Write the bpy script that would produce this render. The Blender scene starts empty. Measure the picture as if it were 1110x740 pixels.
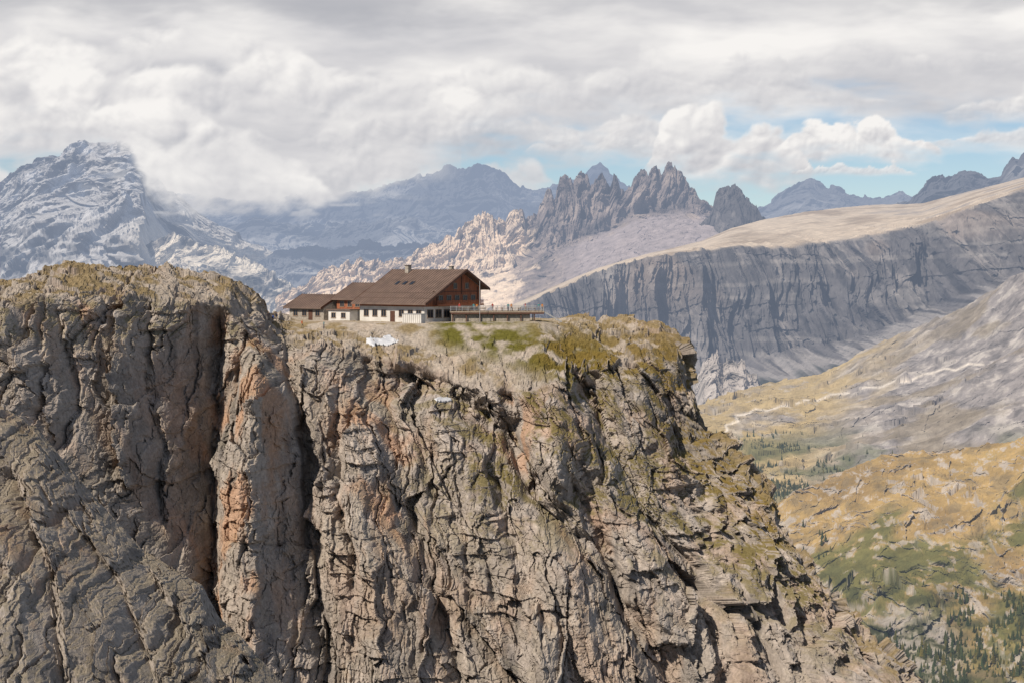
import bpy, math, time
import numpy as np
from mathutils import Vector
T0=time.time()
F=2071.0
scene=bpy.context.scene
rng=np.random.default_rng(7)

# ---------------------------------------------------------------- noise
def _h(ix,iy,iz,seed):
    h=(ix.astype(np.uint32)*np.uint32(374761393))^(iy.astype(np.uint32)*np.uint32(668265263))^(iz.astype(np.uint32)*np.uint32(2147483647-1203))
    h=h+np.uint32(seed*7919+13)
    h^=h>>np.uint32(15); h*=np.uint32(2246822519); h^=h>>np.uint32(13); h*=np.uint32(3266489917); h^=h>>np.uint32(16)
    return h
def perlin(x,y,z,seed=0):
    x=np.asarray(x,np.float32);y=np.asarray(y,np.float32);z=np.asarray(z,np.float32)
    xi=np.floor(x);yi=np.floor(y);zi=np.floor(z)
    fx=x-xi;fy=y-yi;fz=z-zi
    xi=xi.astype(np.int32);yi=yi.astype(np.int32);zi=zi.astype(np.int32)
    u=fx*fx*fx*(fx*(fx*6-15)+10);v=fy*fy*fy*(fy*(fy*6-15)+10);w=fz*fz*fz*(fz*(fz*6-15)+10)
    def c(dx,dy,dz):
        h=_h(xi+dx,yi+dy,zi+dz,seed)
        gx=(h&np.uint32(255)).astype(np.float32)/127.5-1
        gy=((h>>np.uint32(8))&np.uint32(255)).astype(np.float32)/127.5-1
        gz=((h>>np.uint32(16))&np.uint32(255)).astype(np.float32)/127.5-1
        return gx*(fx-dx)+gy*(fy-dy)+gz*(fz-dz)
    a=c(0,0,0);a=a+(c(1,0,0)-a)*u
    b=c(0,1,0);b=b+(c(1,1,0)-b)*u
    a=a+(b-a)*v
    d=c(0,0,1);d=d+(c(1,0,1)-d)*u
    e=c(0,1,1);e=e+(c(1,1,1)-e)*u
    d=d+(e-d)*v
    return (a+(d-a)*w)*1.3
def fbm(x,y,z,o=4,seed=0,g=0.5,ridged=False):
    s=0;a=1.0;t=0
    for i in range(o):
        n=perlin(x*2.03**i+i*17.1,y*2.03**i-i*9.3,z*2.03**i+i*5.7,seed+i)
        if ridged: n=1-2*np.abs(n)*1.4
        s=s+a*n;t+=a;a*=g
    return s/t
def worley(s,t,seed=0,ch=0.5):
    si=np.floor(s).astype(np.int32);ti=np.floor(t).astype(np.int32)
    F1=np.full(s.shape,9.0,np.float32);F2=F1.copy();R=np.zeros(s.shape,np.float32);R2=np.zeros(s.shape,np.float32)
    z0=np.zeros_like(si)
    for dx in(-1,0,1):
        for dy in(-1,0,1):
            h=_h(si+dx,ti+dy,z0,seed)
            px=si+dx+(h&np.uint32(1023)).astype(np.float32)/1023
            py=ti+dy+((h>>np.uint32(10))&np.uint32(1023)).astype(np.float32)/1023
            r=((h>>np.uint32(20))&np.uint32(1023)).astype(np.float32)/1023
            ex=s-px;ey=t-py
            d=np.maximum(np.abs(ex),np.abs(ey))*ch+np.sqrt(ex*ex+ey*ey)*(1-ch)
            m=d<F1
            F2=np.where(m,F1,np.minimum(F2,d))
            tilt=(ex*(((h>>np.uint32(13))&np.uint32(1023)).astype(np.float32)/1023-0.5)*1.6+ey*(((h>>np.uint32(5))&np.uint32(1023)).astype(np.float32)/1023-0.5)*1.2)
            R=np.where(m,r,R);R2=np.where(m,tilt,R2);F1=np.where(m,d,F1)
    return F1,F2,R,R2
def sstep(a,b,x):
    t=np.clip((x-a)/(b-a),0,1);return t*t*(3-2*t)
def mixc(c,col,m):
    return c*(1-m[...,None])+np.array(col,np.float32)*m[...,None]

# ---------------------------------------------------------------- mesh helpers
def grid_mesh(name,P,C,mat,smooth=True):
    nv,nu=P.shape[:2]
    me=bpy.data.meshes.new(name)
    me.vertices.add(nv*nu);me.vertices.foreach_set("co",P.reshape(-1).astype(np.float32))
    i=np.arange(nv*nu,dtype=np.int32).reshape(nv,nu)
    q=np.stack([i[:-1,:-1],i[:-1,1:],i[1:,1:],i[1:,:-1]],-1).reshape(-1,4)
    me.loops.add(q.size);me.loops.foreach_set("vertex_index",q.reshape(-1))
    me.polygons.add(len(q));me.polygons.foreach_set("loop_start",np.arange(0,q.size,4,dtype=np.int32))
    me.polygons.foreach_set("loop_total",np.full(len(q),4,np.int32))
    me.polygons.foreach_set("use_smooth",np.full(len(q),smooth,bool))
    me.update(calc_edges=True)
    a=me.color_attributes.new("Col",'FLOAT_COLOR','POINT')
    if C.shape[-1]==3: C=np.concatenate([C,np.ones(C.shape[:2]+(1,),np.float32)],-1)
    a.data.foreach_set("color",C.reshape(-1).astype(np.float32))
    o=bpy.data.objects.new(name,me);scene.collection.objects.link(o)
    me.materials.append(mat)
    return o
def rail(pts,pxs):
    p=np.array(pts,float)
    return np.interp(pxs,p[:,0],p[:,1]),np.interp(pxs,p[:,0],p[:,2])
def loft(rails,pxs,segs,smooth_u=0):
    W=[]
    for r in rails:
        py,d=rail(r,pxs)
        W.append(np.stack([(pxs-555)/F*d,d,(290-py)/F*d],-1))
    rows=[];vv=[]
    for k,n in enumerate(segs):
        for j in range(n):
            t=j/n;rows.append(W[k]*(1-t)+W[k+1]*t);vv.append(k+t)
    rows.append(W[-1]);vv.append(len(segs))
    return np.array(rows),np.array(vv)
def normals(P):
    du=np.gradient(P,axis=1);dv=np.gradient(P,axis=0)
    n=np.cross(du,dv);n/=np.linalg.norm(n,axis=-1,keepdims=True)+1e-9
    return n
def fnormals(P):
    n=normals(P)
    return -n if np.median(n[...,1])>0 else n
def proj(P):
    return 555+F*P[...,0]/P[...,1],290-F*P[...,2]/P[...,1]
def boxblur(A,r,axis):
    pad=[(0,0)]*A.ndim;pad[axis]=(r,r)
    B=np.pad(A,pad,mode='edge');c=np.cumsum(B,axis=axis)
    z=np.zeros_like(np.take(c,[0],axis=axis));c=np.concatenate([z,c],axis)
    n=A.shape[axis]
    return (np.take(c,np.arange(2*r+1,2*r+1+n),axis=axis)-np.take(c,np.arange(0,n),axis=axis))/(2*r+1)
def polydist(X,Y,pts):
    D=np.full(X.shape,1e9)
    for (x0,y0),(x1,y1) in zip(pts[:-1],pts[1:]):
        vx,vy=x1-x0,y1-y0
        t=np.clip(((X-x0)*vx+(Y-y0)*vy)/(vx*vx+vy*vy),0,1)
        D=np.minimum(D,np.hypot(X-x0-t*vx,Y-y0-t*vy))
    return D

# ---------------------------------------------------------------- materials
def nn(nt,t,**kw):
    n=nt.nodes.new(t)
    for k,v in kw.items(): setattr(n,k,v)
    return n
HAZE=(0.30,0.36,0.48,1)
def terrain_mat(name,s1,s2,bdist,haze=9000.0,var=0.25,rough=0.95,voro=None,strength=0.8,det=5):
    m=bpy.data.materials.new(name);m.use_nodes=True;nt=m.node_tree;nt.nodes.clear()
    L=nt.links.new
    out=nn(nt,'ShaderNodeOutputMaterial');b=nn(nt,'ShaderNodeBsdfDiffuse')
    b.inputs['Roughness'].default_value=0.6
    at=nn(nt,'ShaderNodeAttribute',attribute_name="Col")
    tc=nn(nt,'ShaderNodeTexCoord')
    n1=nn(nt,'ShaderNodeTexNoise');n1.inputs['Scale'].default_value=s1;n1.inputs['Detail'].default_value=det;n1.inputs['Roughness'].default_value=0.7
    L(tc.outputs['Object'],n1.inputs['Vector'])
    mr=nn(nt,'ShaderNodeMapRange');mr.inputs['From Min'].default_value=0.3;mr.inputs['From Max'].default_value=0.7
    mr.inputs['To Min'].default_value=1-var;mr.inputs['To Max'].default_value=1+var
    L(n1.outputs['Fac'],mr.inputs['Value'])
    mx=nn(nt,'ShaderNodeVectorMath',operation='SCALE');L(at.outputs['Color'],mx.inputs[0]);L(mr.outputs['Result'],mx.inputs['Scale'])
    L(mx.outputs['Vector'],b.inputs['Color'])
    bp=nn(nt,'ShaderNodeBump');bp.inputs['Distance'].default_value=bdist;bp.inputs['Strength'].default_value=strength
    L(n1.outputs['Fac'],bp.inputs['Height']);L(bp.outputs['Normal'],b.inputs['Normal'])
    cur=b.outputs[0]
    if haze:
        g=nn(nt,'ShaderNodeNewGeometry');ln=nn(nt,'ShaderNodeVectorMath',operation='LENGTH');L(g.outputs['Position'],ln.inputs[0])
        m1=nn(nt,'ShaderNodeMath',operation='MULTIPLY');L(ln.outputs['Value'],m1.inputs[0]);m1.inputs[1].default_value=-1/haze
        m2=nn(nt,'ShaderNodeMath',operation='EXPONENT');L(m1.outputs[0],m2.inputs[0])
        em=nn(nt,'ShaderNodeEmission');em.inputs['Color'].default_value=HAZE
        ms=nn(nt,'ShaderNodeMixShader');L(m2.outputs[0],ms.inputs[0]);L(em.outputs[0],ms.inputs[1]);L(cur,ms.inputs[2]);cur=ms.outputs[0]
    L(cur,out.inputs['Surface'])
    try: m.cycles.emission_sampling='NONE'
    except Exception as e: print(e)
    return m
def simple_mat(name,col,rough=0.8,metal=0,nscale=3.0,var=0.2,stretch=(1,1,1),bump=0.01):
    m=bpy.data.materials.new(name);m.use_nodes=True;nt=m.node_tree;b=nt.nodes['Principled BSDF'];L=nt.links.new
    b.inputs['Roughness'].default_value=rough;b.inputs['Metallic'].default_value=metal
    tc=nn(nt,'ShaderNodeTexCoord');mp=nn(nt,'ShaderNodeMapping');mp.inputs['Scale'].default_value=stretch
    n=nn(nt,'ShaderNodeTexNoise');n.inputs['Scale'].default_value=nscale;n.inputs['Detail'].default_value=5
    L(tc.outputs['Object'],mp.inputs['Vector']);L(mp.outputs['Vector'],n.inputs['Vector'])
    r=nn(nt,'ShaderNodeValToRGB');r.color_ramp.elements[0].position=0.3;r.color_ramp.elements[1].position=0.7
    r.color_ramp.elements[0].color=tuple(c*(1-var) for c in col)+(1,);r.color_ramp.elements[1].color=tuple(min(1,c*(1+var)) for c in col)+(1,)
    L(n.outputs['Fac'],r.inputs['Fac']);L(r.outputs['Color'],b.inputs['Base Color'])
    if bump:
        bp=nn(nt,'ShaderNodeBump');bp.inputs['Distance'].default_value=bump;L(n.outputs['Fac'],bp.inputs['Height']);L(bp.outputs['Normal'],b.inputs['Normal'])
    return m

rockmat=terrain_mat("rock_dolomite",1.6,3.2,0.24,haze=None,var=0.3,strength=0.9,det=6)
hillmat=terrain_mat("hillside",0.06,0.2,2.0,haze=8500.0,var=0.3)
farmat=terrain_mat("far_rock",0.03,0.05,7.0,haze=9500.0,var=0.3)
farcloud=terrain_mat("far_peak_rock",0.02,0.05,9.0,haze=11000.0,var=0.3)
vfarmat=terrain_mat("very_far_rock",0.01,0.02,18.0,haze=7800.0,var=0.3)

# ================================================================ MAIN CLIFF
crest=[(-260,316,330),(0,308,340),(60,298,345),(110,291,352),(150,285,360),(183,287,365),(196,299,368),(240,298,375),(262,304,380),(280,322,390),(292,343,410),(320,343.5,455),(420,344,456),(590,345,450),(640,348,432),(690,349,425),(710,353,420),(730,364,415),(742,385,412),(750,415,408),(760,452,405),(780,478,400),(808,510,395),(842,550,388),(868,590,380),(908,640,372),(933,685,368),(968,712,362),(982,742,360),(1028,830,350),(1105,980,340)]
cp=np.array(crest,float)
def follow(px,dpy,dd):
    return [(p,np.interp(p,cp[:,0],cp[:,1])+dpy,np.interp(p,cp[:,0],cp[:,2])+dd) for p in px]
R4=[(p,y+ (180 if 300<p<600 else 120),d+60) for p,y,d in crest]
FP=[745,757,780,808,842,868,908,933,968,982,1028,1100]
pad=[(-260,329,315),(0,319,322),(100,308,332),(180,308,350),(250,312,360),(275,325,372),(292,350,385),(320,350,392),(400,350.5,388),(470,350,390),(590,350,392),(620,356,400),(690,362,408),(715,362,410),(735,376,408)]+follow(FP,6,-4)
rim=[(-260,350,298),(0,338,305),(60,326,316),(130,326,328),(180,332,337),(250,333,352),(272,348,358),(300,372,362),(350,383,366),(400,391,369),(440,408,368),(480,420,364),(520,426,358),(560,434,356),(600,414,368),(640,402,380),(680,396,388),(710,389,394),(735,394,398)]+follow(FP,13,-9)
M1=[(-260,470,280),(0,440,292),(100,445,306),(150,450,318),(190,430,332),(225,430,340),(250,430,342),(262,410,338),(285,410,334),(320,425,345),(400,455,350),(440,455,352),(500,480,350),(560,500,346),(600,470,350),(650,465,362),(700,455,374),(735,470,382)]+follow(FP[1:],50,-24)
M2=[(-260,610,260),(0,560,278),(100,570,292),(150,580,302),(200,600,312),(230,590,322),(280,600,315),(320,600,324),(400,610,322),(500,620,328),(560,640,330),(600,620,325),(700,620,340),(757,640,350)]+follow(FP[2:],130,-45)
B0=[(-260,880,235),(0,860,252),(100,860,268),(200,860,285),(300,860,295),(400,860,298),(600,860,303),(800,890,310),(1100,1300,305)]
pxs=np.linspace(-255,1095,1500)
segs=[320,210,130,60,50,25]
P,vv=loft([B0,M2,M1,rim,pad,crest,R4],pxs,segs,0)
nface=sum(segs[:3])
S=P.copy()
for _ in range(2):
    S=boxblur(boxblur(S,12,0),5,1)
rows=np.arange(P.shape[0])
w=sstep(0,60,rows)*(1-sstep(nface-30,nface-4,rows))
P=P*(1-w[:,None,None])+S*w[:,None,None]
S=boxblur(boxblur(P,20,0),14,0)
w=(np.exp(-((rows-nface)/32.0)**2)[:,None]*(sstep(400,480,pxs)*(1-sstep(700,740,pxs)))[None,:])
P=P*(1-w[...,None])+S*w[...,None]
X,Y=proj(P)
below=vv[:,None]*np.ones_like(X)
facem=(1-sstep(2.95,3.25,below))
strokes=[([(228,350),(224,400),(230,450),(214,500),(226,560),(212,640),(230,760)],14,9),
 ([(205,380),(196,470),(200,560),(185,620)],9,4),
 ([(160,330),(150,420),(170,480),(165,560)],8,4),
 ([(286,392),(283,425)],15,-6),([(284,440),(272,520),(268,600),(290,720)],22,-6),
 ([(300,365),(318,430),(330,520),(335,620),(350,760)],10,5.5),
 ([(262,368),(258,420),(250,470)],5,2.5),
 ([(345,385),(390,480),(400,600),(430,760)],20,-4),
 ([(395,395),(430,470),(445,560),(480,680),(500,760)],10,6.5),
 ([(440,408),(500,440),(545,470),(575,540),(640,600),(700,690),(730,760)],15,10),
 ([(470,440),(500,520),(560,620),(600,760)],18,-6),
 ([(600,425),(612,470),(600,510)],28,-9),([(556,432),(560,480),(580,530)],11,7),
 ([(640,420),(660,480),(700,560),(760,640),(800,740)],12,8),
 ([(690,400),(700,440),(730,510)],14,-5),
 ([(660,500),(700,570),(770,660),(820,760)],20,-6.5),
 ([(735,470),(790,560),(850,660),(900,760)],10,6),
 ([(60,345),(75,420),(60,480)],8,4.5),([(110,340),(120,420),(135,520)],16,-4),
 ([(20,345),(30,420)],14,-3),([(520,440),(545,560),(590,680)],7,4.5),([(370,420),(365,520),(385,640)],6,4),
 ([(620,520),(660,600),(690,700)],7,4.5),([(760,560),(800,650),(850,740)],7,4),
 ([(560,520),(600,600),(640,700),(670,760)],14,-4),([(820,600),(870,680),(900,740)],10,-4)]
Wx=X+8*perlin(P[...,0]/9,P[...,2]/9,P[...,1]/20,3)+7*perlin(P[...,0]/3,P[...,2]/3,P[...,1]/20,4)
off=np.zeros_like(X)
for pts,wd,am in strokes:
    D=polydist(Wx,Y,pts)/wd;off+=am*np.clip(1-D*0.62,0,1)
Nn=fnormals(P)
def rock_disp(P,a,seed=0,bedk=1.0):
    x,y,z=P[...,0],P[...,1],P[...,2]
    wx=perlin(x/20,y/20,z/20,40+seed)*2.0;wz=perlin(x/20,y/20,z/20,50+seed)*2.0
    f1=perlin(x/1.8,y/1.8,z/1.8,seed+60);f2=perlin(x/1.8+50,y/1.8,z/1.8,seed+61)
    h1=perlin(x/4.5,y/4.5,z/4.5,seed+66);h2=perlin(x/4.5+50,y/4.5,z/4.5,seed+67)
    g1=perlin(x/0.7,y/0.7,z/0.7,seed+62);g2=perlin(x/0.33,y/0.4,z/0.33,seed+63)
    xx=x+wx+0.9*h1+0.45*f1+.18*g1;zz=z+wz+0.9*h2-45+0.45*f2+.18*g2
    s=xx*np.cos(a)+zz*np.sin(a);t=-xx*np.sin(a)+zz*np.cos(a)
    cm1=sstep(-0.1,0.3,perlin(x/11,y/11,z/15,seed+64));cm2=sstep(-0.05,0.3,perlin(x/6+9,y/6,z/8,seed+65))
    d=fbm(x/34,y/34,z/45,3,seed)*5.0
    F1,F2,R,Tl=worley(s/14,t/26,seed+7);c0=R
    d+=(R-0.5)*4.4+Tl*8-1.0*(1-sstep(0,0.05,F2-F1))*cm1
    F1,F2,R,Tl=worley(s/4.6,t/11,seed+1);c1=R
    d+=(R-0.5)*2.6+Tl*3.5-0.8*(1-sstep(0,0.06,F2-F1))*cm2
    F1,F2,R,Tl=worley(s/1.8,t/4.2,seed+2);c2=R
    d+=(R-0.5)*1.1+Tl*1.3-0.35*(1-sstep(0,0.09,F2-F1))*cm1
    F1,F2,R,Tl=worley(s/0.8,t/1.3,seed+3);c3=R
    d+=(R-0.5)*0.55+Tl*0.5-0.12*(1-sstep(0,0.15,F2-F1))
    d+=fbm(s/2.6,t/24,y/60,4,seed+15,g=.62,ridged=True)*0.95*(0.4+0.6*cm2)
    n=np.abs(perlin(s/4,t/34,y/60,seed+12));k=sstep(-0.15,0.15,perlin(x/12,y/12,z/12,seed+14))
    d-=1.9*(1-sstep(0,0.07,n))*k
    n=np.abs(perlin(s/1.4,t/13,y/50,seed+13));d-=0.6*(1-sstep(0,0.10,n))*(1-.6*cm1)
    q=(z+0.05*x+perlin(x/30,y/30,z/30,seed+20)*2.0+0.3*f1+0.6*h1)
    m=bedk*(0.2+0.8*sstep(0.4,0.6,c1))*(0.2+0.8*sstep(-0.12,0.2,perlin(x/20,y/20,z/16,seed+23)))
    b=q/2.8;k=np.floor(b);fr=b-k
    jit=((_h(k.astype(np.int32),np.floor(s/4+k*0.37).astype(np.int32),k.astype(np.int32)*0,seed+5)&np.uint32(255)).astype(np.float32)/255)
    d+=((0.5-fr)*1.1+(jit-0.5)*1.6)*m
    b2=q/0.85;k=np.floor(b2);fr2=b2-k
    jit=((_h(k.astype(np.int32),np.floor(s/1.5+k*0.61).astype(np.int32),k.astype(np.int32)*0,seed+6)&np.uint32(255)).astype(np.float32)/255)
    d+=((0.5-fr2)*0.18+(jit-.5)*.5)*m
    d+=0.16*g1+0.28*f1+0.10*g2+0.4*h1
    return d,(c0*0.15+c1*0.25+c2*0.3+c3*0.3)
nb=6*perlin(P[...,0]/8,P[...,2]/8,P[...,1]*0,33)
side=lambda pts:X+nb*2-np.interp(Y,[p[1] for p in pts],[p[0] for p in pts])
ang=np.where(side([(300,365),(330,520),(350,760)])<0,1.0,np.where(side([(430,400),(500,440),(545,470),(575,540),(640,600),(730,760)])<0,12.0,np.where(side([(640,420),(700,560),(800,740)])<0,24.0,33.0)))
ang=np.radians(ang)
D,blk=rock_disp(P,ang,0,bedk=1.2-0.4*sstep(300,500,X))
padm=sstep(300,325,X)*(1-sstep(590,625,X))*(1-facem)*sstep(3.4,4.0,below)
amp=facem+(1-facem)*0.25
amp=amp*(1-padm)+0.03*padm
amp=np.where(X>735,np.maximum(amp,0.7),amp)
dirv=np.array((0,-0.985,0.17))
dd=Nn*(1-facem)[...,None]+dirv*facem[...,None]
P=P+dd*(D*amp)[...,None]
P[...,1]+=off*np.where(X>735,1,facem)
P[...,0]+=sstep(725,760,X)*D*0.40
x,y,z=P[...,0],P[...,1],P[...,2]
pl=(1-facem)*(1-padm)
P[...,2]+=pl*(fbm(x/12,y/12,z*0,4,77)*(1.9+1.2*sstep(580,640,X))+fbm(x/2,y/2,z*0,3,78,ridged=True)*0.55)
F1,F2,R,Tl=worley(x/3.2,y/4.0,91)
P[...,2]+=pl*(R-0.5)*1.4
N=fnormals(P)
x,y,z=P[...,0],P[...,1],P[...,2]
X,Y=proj(P)
def rock_color(P,N,blk,seed):
    x,y,z=P[...,0],P[...,1],P[...,2]
    C=np.ones(P.shape,np.float32)*np.array((0.385,0.335,0.292),np.float32)
    n1=fbm(x/22,y/22,z/22,4,seed+1);n2=fbm(x/3,y/3,z/5,4,seed+2);n3=fbm(x/2.2,y/9,z/26,4,seed+3);n4=fbm(x/9,y/9,z/16,4,seed+4)
    C=mixc(C,(0.25,0.228,0.208),sstep(-0.1,0.35,n1)*0.6)
    C=mixc(C,(0.51,0.45,0.39),sstep(0.0,0.4,n2)*0.55)
    C=mixc(C,(0.13,0.12,0.115),sstep(0.10,0.36,n3)*0.6)
    C=C*(0.70+0.60*blk)[...,None]
    return C,n2,n4
C,n2,n4=rock_color(P,N,blk,100)
zone=np.exp(-(polydist(X,Y,[(285,400),(268,470),(258,560),(256,640)])/34)**2)+0.6*np.exp(-(polydist(X,Y,[(100,335),(180,345),(260,370)])/18)**2)+0.7*np.exp(-(polydist(X,Y,[(400,450),(430,560)])/30)**2)+0.5*np.exp(-(polydist(X,Y,[(560,460),(620,560)])/30)**2)+0.24
C=mixc(C,(0.49,0.30,0.19),np.clip(sstep(-0.06,0.26,n4+0.12*n2)*zone,0,0.72))
up=sstep(0.25,0.6,N[...,2])
gn=fbm(x/5,y/5,z/5,4,105)
gl=fbm(x/16,y/16,z/10,3,107)
grassz=0.18+0.8*sstep(360,560,X)*(1-sstep(500,640,Y-0.5*np.clip(X-650,0,400)))+0.5*(1-sstep(350,390,Y))
C=mixc(C,(0.17,0.138,0.05),up*facem*sstep(-0.16,0.1,gn+0.6*gl)*np.clip(grassz,0,.92))
plat=(1-facem)
C=mixc(C,(0.42,0.36,0.295),plat*0.7*up)
gz3=sstep(-0.06,0.18,gn+0.20*sstep(600,700,X)+0.12*(1-sstep(60,240,X))-0.04*sstep(280,320,X)*(1-sstep(560,600,X)))
C=mixc(C,(0.225,0.165,0.072),plat*up*gz3*0.8)
gz=np.exp(-(polydist(X,Y,[(495,356),(540,366),(600,385),(640,392)])/22)**2)
C=mixc(C,(0.125,0.115,0.028),np.clip(gz*1.4,0,1)*sstep(-0.3,0.05,gn)*sstep(0.1,0.4,N[...,2]))
gz2=np.exp(-(polydist(X,Y,[(600,380),(660,390),(720,385),(742,440),(770,500),(840,570)])/25)**2)
C=mixc(C,(0.20,0.14,0.042),np.clip(gz2,0,1)*sstep(-0.2,0.06,gn)*sstep(0.1,0.4,N[...,2])*0.88)
C*= (1+0.28*fbm(x/0.6,y/0.6,z/0.6,2,106))[...,None]
cliff=grid_mesh("cliff_terrain",P,C,rockmat,smooth=False)
MP,MX,MY=P,X,Y
print("main",time.time()-T0)
def pick(px,py,dmin=0,dmax=1e9):
    m=(np.hypot(MX-px,MY-py)<3)&(MP[...,1]>dmin)&(MP[...,1]<dmax)
    idx=np.argwhere(m)
    if len(idx)==0:
        k=np.argmin(np.hypot(MX-px,MY-py)+1e5*(MP[...,1]>dmax)+1e5*(MP[...,1]<dmin));j=np.unravel_index(k,MX.shape);return MP[j]
    b=min(idx,key=lambda i:MP[i[0],i[1],1]);return MP[b[0],b[1]]

# near buttress (lower left)
bc=[(-260,400,262),(-60,415,256),(0,440,252),(40,462,251),(70,500,250),(100,535,249),(150,590,248),(190,615,248),(215,628,248),(235,665,246),(262,690,244),(290,722,243),(312,745,242),(350,820,241),(400,920,240)]
bback=[(p,y2+120,d+45) for p,y2,d in bc]
b1=[(p,y2+22,d-9) for p,y2,d in bc]
b2=[(p,y2+150,d-34) for p,y2,d in bc]
b3=[(p,y2+450,d-62) for p,y2,d in bc]
px2=np.linspace(-255,395,760)
P,vv=loft([b3,b2,b1,bc,bback],px2,[220,190,30,50])
X,Y=proj(P)
ang=np.radians(np.full(X.shape,14.0))
D,blk=rock_disp(P,ang,200,.9)
off=np.zeros_like(X)
for pts,wd,am in [([(60,560),(120,640),(160,760)],10,5),([(0,520),(40,620),(50,740)],12,5),([(150,620),(200,700),(230,760)],10,4)]:
    off+=am*np.clip(1-.62*polydist(X+8*(blk-.5),Y,pts)/wd,0,1)
P=P+np.array((0.0,-0.93,0.36))*(D*0.75)[...,None];P[...,1]+=off
N=fnormals(P)
x,y,z=P[...,0],P[...,1],P[...,2];X,Y=proj(P)
C,n2,n4=rock_color(P,N,blk,110)
C=mixc(C,(0.47,0.295,0.19),np.clip(sstep(0.0,0.3,n4)*(0.25+0.7*np.exp(-(np.hypot(X-10,Y-640)/70)**2)),0,0.65))
C=mixc(C,(0.17,0.135,0.055),sstep(0.5,0.8,N[...,2])*0.4)
grid_mesh("rock_buttress",P,C,rockmat,smooth=False)
print("buttress",time.time()-T0)

# ================================================================ DISTANT TERRAIN
def mountain(name,rails,px0,px1,nu,segs,mat,sc,ampn,colf,spike=0.0,seed=0,vert=2.2,mask=None,crestv=2,rel=None,warp=.4,ky=1.0,band=None):
    pxs=np.linspace(px0,px1,nu)
    P,vv=loft(rails,pxs,segs)
    x,y,z=P[...,0],P[...,1]*ky,P[...,2]
    V=vv[:,None]*np.ones_like(x)
    wx=x+perlin(x/sc,y/sc,z/sc,seed+3)*sc*warp;wz=z+perlin(x/sc,y/sc,z/sc,seed+4)*sc*warp
    d=fbm(wx/sc,y/sc,wz/(sc*vert),3,seed,g=0.55,ridged=True)*ampn
    d-=fbm(wx/(sc*.3),y/(sc*.9),wz/(sc*.3*vert*1.5),5,seed+31,g=0.62,ridged=True)*ampn*0.42
    F1,F2,R,Tl=worley(wx/(sc*.22),wz/(sc*.22*vert),seed+50)
    d+=((R-0.5)*1.0+Tl*1.4)*ampn*0.30
    F1,F2,R,Tl=worley(wx/(sc*.08),wz/(sc*.08*vert*.5),seed+51)
    d+=((R-0.5)*1.0+Tl*1.4)*ampn*0.15
    if band:
        q=(z+perlin(x/400,x*0,x*0,seed+95)*30+perlin(x/60,x*0,z/40,seed+97)*10-0.03*x)/band[0];fr=q-np.floor(q)
        d+=((0.5-fr)+perlin(x*0,x*0,q*1.7,seed+96)*1.5)*band[1]*sstep(-.1,.2,perlin(x/150,x*0,z/60,seed+98))
    k=np.ones_like(x) if mask is None else np.interp(vv,mask[0],mask[1])[:,None]*np.ones_like(x)
    P=P+np.array((0,-1.0,0.12))*(d*k)[...,None]
    if spike:
        F1,F2,R,Tl=worley(x/(sc*.16),x*0+3.3,seed+70)
        sp=(R-0.5)*0.9+Tl*0.8+fbm(x/(sc*.05),y/(sc*2),x*0,3,seed+8,g=0.65)*0.6
        P[...,2]+=sp*spike*np.exp(-((V-crestv)/0.35)**2)
    if rel:
        y=P[...,1]
        P[...,2]+=k*fbm(x/rel[0],y/rel[0],z*0,5,seed+80,g=0.6,ridged=True)*rel[1]
        if len(rel)>2:
            F1,F2,R,Tl=worley(x/rel[2],y/(rel[2]*1.6),seed+90)
            km=sstep(0.0,0.25,fbm(x/(rel[2]*5),y/(rel[2]*7),z*0,3,seed+91))
            P[...,2]+=(R*.8+Tl*1.2)*rel[3]*km
    N=fnormals(P)
    X,Y=proj(P)
    C=colf(P,N,X,Y,V,d/ampn)
    grid_mesh(name,P,C,mat,smooth=False)
    return P,N,X,Y,vv
def rr(pts,dpy,dd): return [(p,y+dpy,d+dd) for p,y,d in pts]
def base(P,c): return np.ones(P.shape,np.float32)*np.array(c,np.float32)

A=[(-300,240),(-60,216),(0,204),(20,190),(45,173),(70,166),(80,163),(100,156),(115,158),(130,156),(150,153),(157,158),(160,172),(172,193),(185,210),(200,216),(215,232),(240,247),(280,266),(310,282),(340,302),(430,330)]
A=[(p,y,10000) for p,y in A]
def colA(P,N,X,Y,V,d):
    C=base(P,(0.28,0.265,0.258));x,y,z=P[...,0],P[...,1],P[...,2]
    n=fbm(x/350,y/350,z/350,5,301,g=.6);n3=fbm(x/100,y/200,z/260,4,302,g=.6)
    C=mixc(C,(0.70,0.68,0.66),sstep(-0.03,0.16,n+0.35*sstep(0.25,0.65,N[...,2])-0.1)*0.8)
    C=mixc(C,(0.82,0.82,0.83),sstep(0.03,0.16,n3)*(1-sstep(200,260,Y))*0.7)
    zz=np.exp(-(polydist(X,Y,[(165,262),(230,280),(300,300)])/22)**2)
    C=mixc(C,(0.90,0.82,0.70),np.clip(zz*1.2,0,1)*sstep(-0.15,0.1,n))  # sun patch on the lower flank, painted into the rock colour
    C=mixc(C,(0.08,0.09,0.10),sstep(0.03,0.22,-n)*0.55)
    return C
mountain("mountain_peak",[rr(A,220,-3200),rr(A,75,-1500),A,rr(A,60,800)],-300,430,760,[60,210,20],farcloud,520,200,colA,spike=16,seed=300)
A2=[(60,330,8200),(120,300,8200),(160,268,8200),(190,252,8200),(215,264,8200),(250,271,8200),(290,292,8200),(330,316,8200),(380,345,8200)]
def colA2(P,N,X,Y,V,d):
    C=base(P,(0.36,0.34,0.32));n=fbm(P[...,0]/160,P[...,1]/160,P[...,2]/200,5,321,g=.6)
    C=mixc(C,(0.95,0.86,0.72),sstep(-0.15,0.1,n)*0.95)  # sunlight on this ridge is painted in as a warm pale colour
    return mixc(C,(0.09,0.10,0.10),sstep(0.08,0.22,-n)*0.8)
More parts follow.
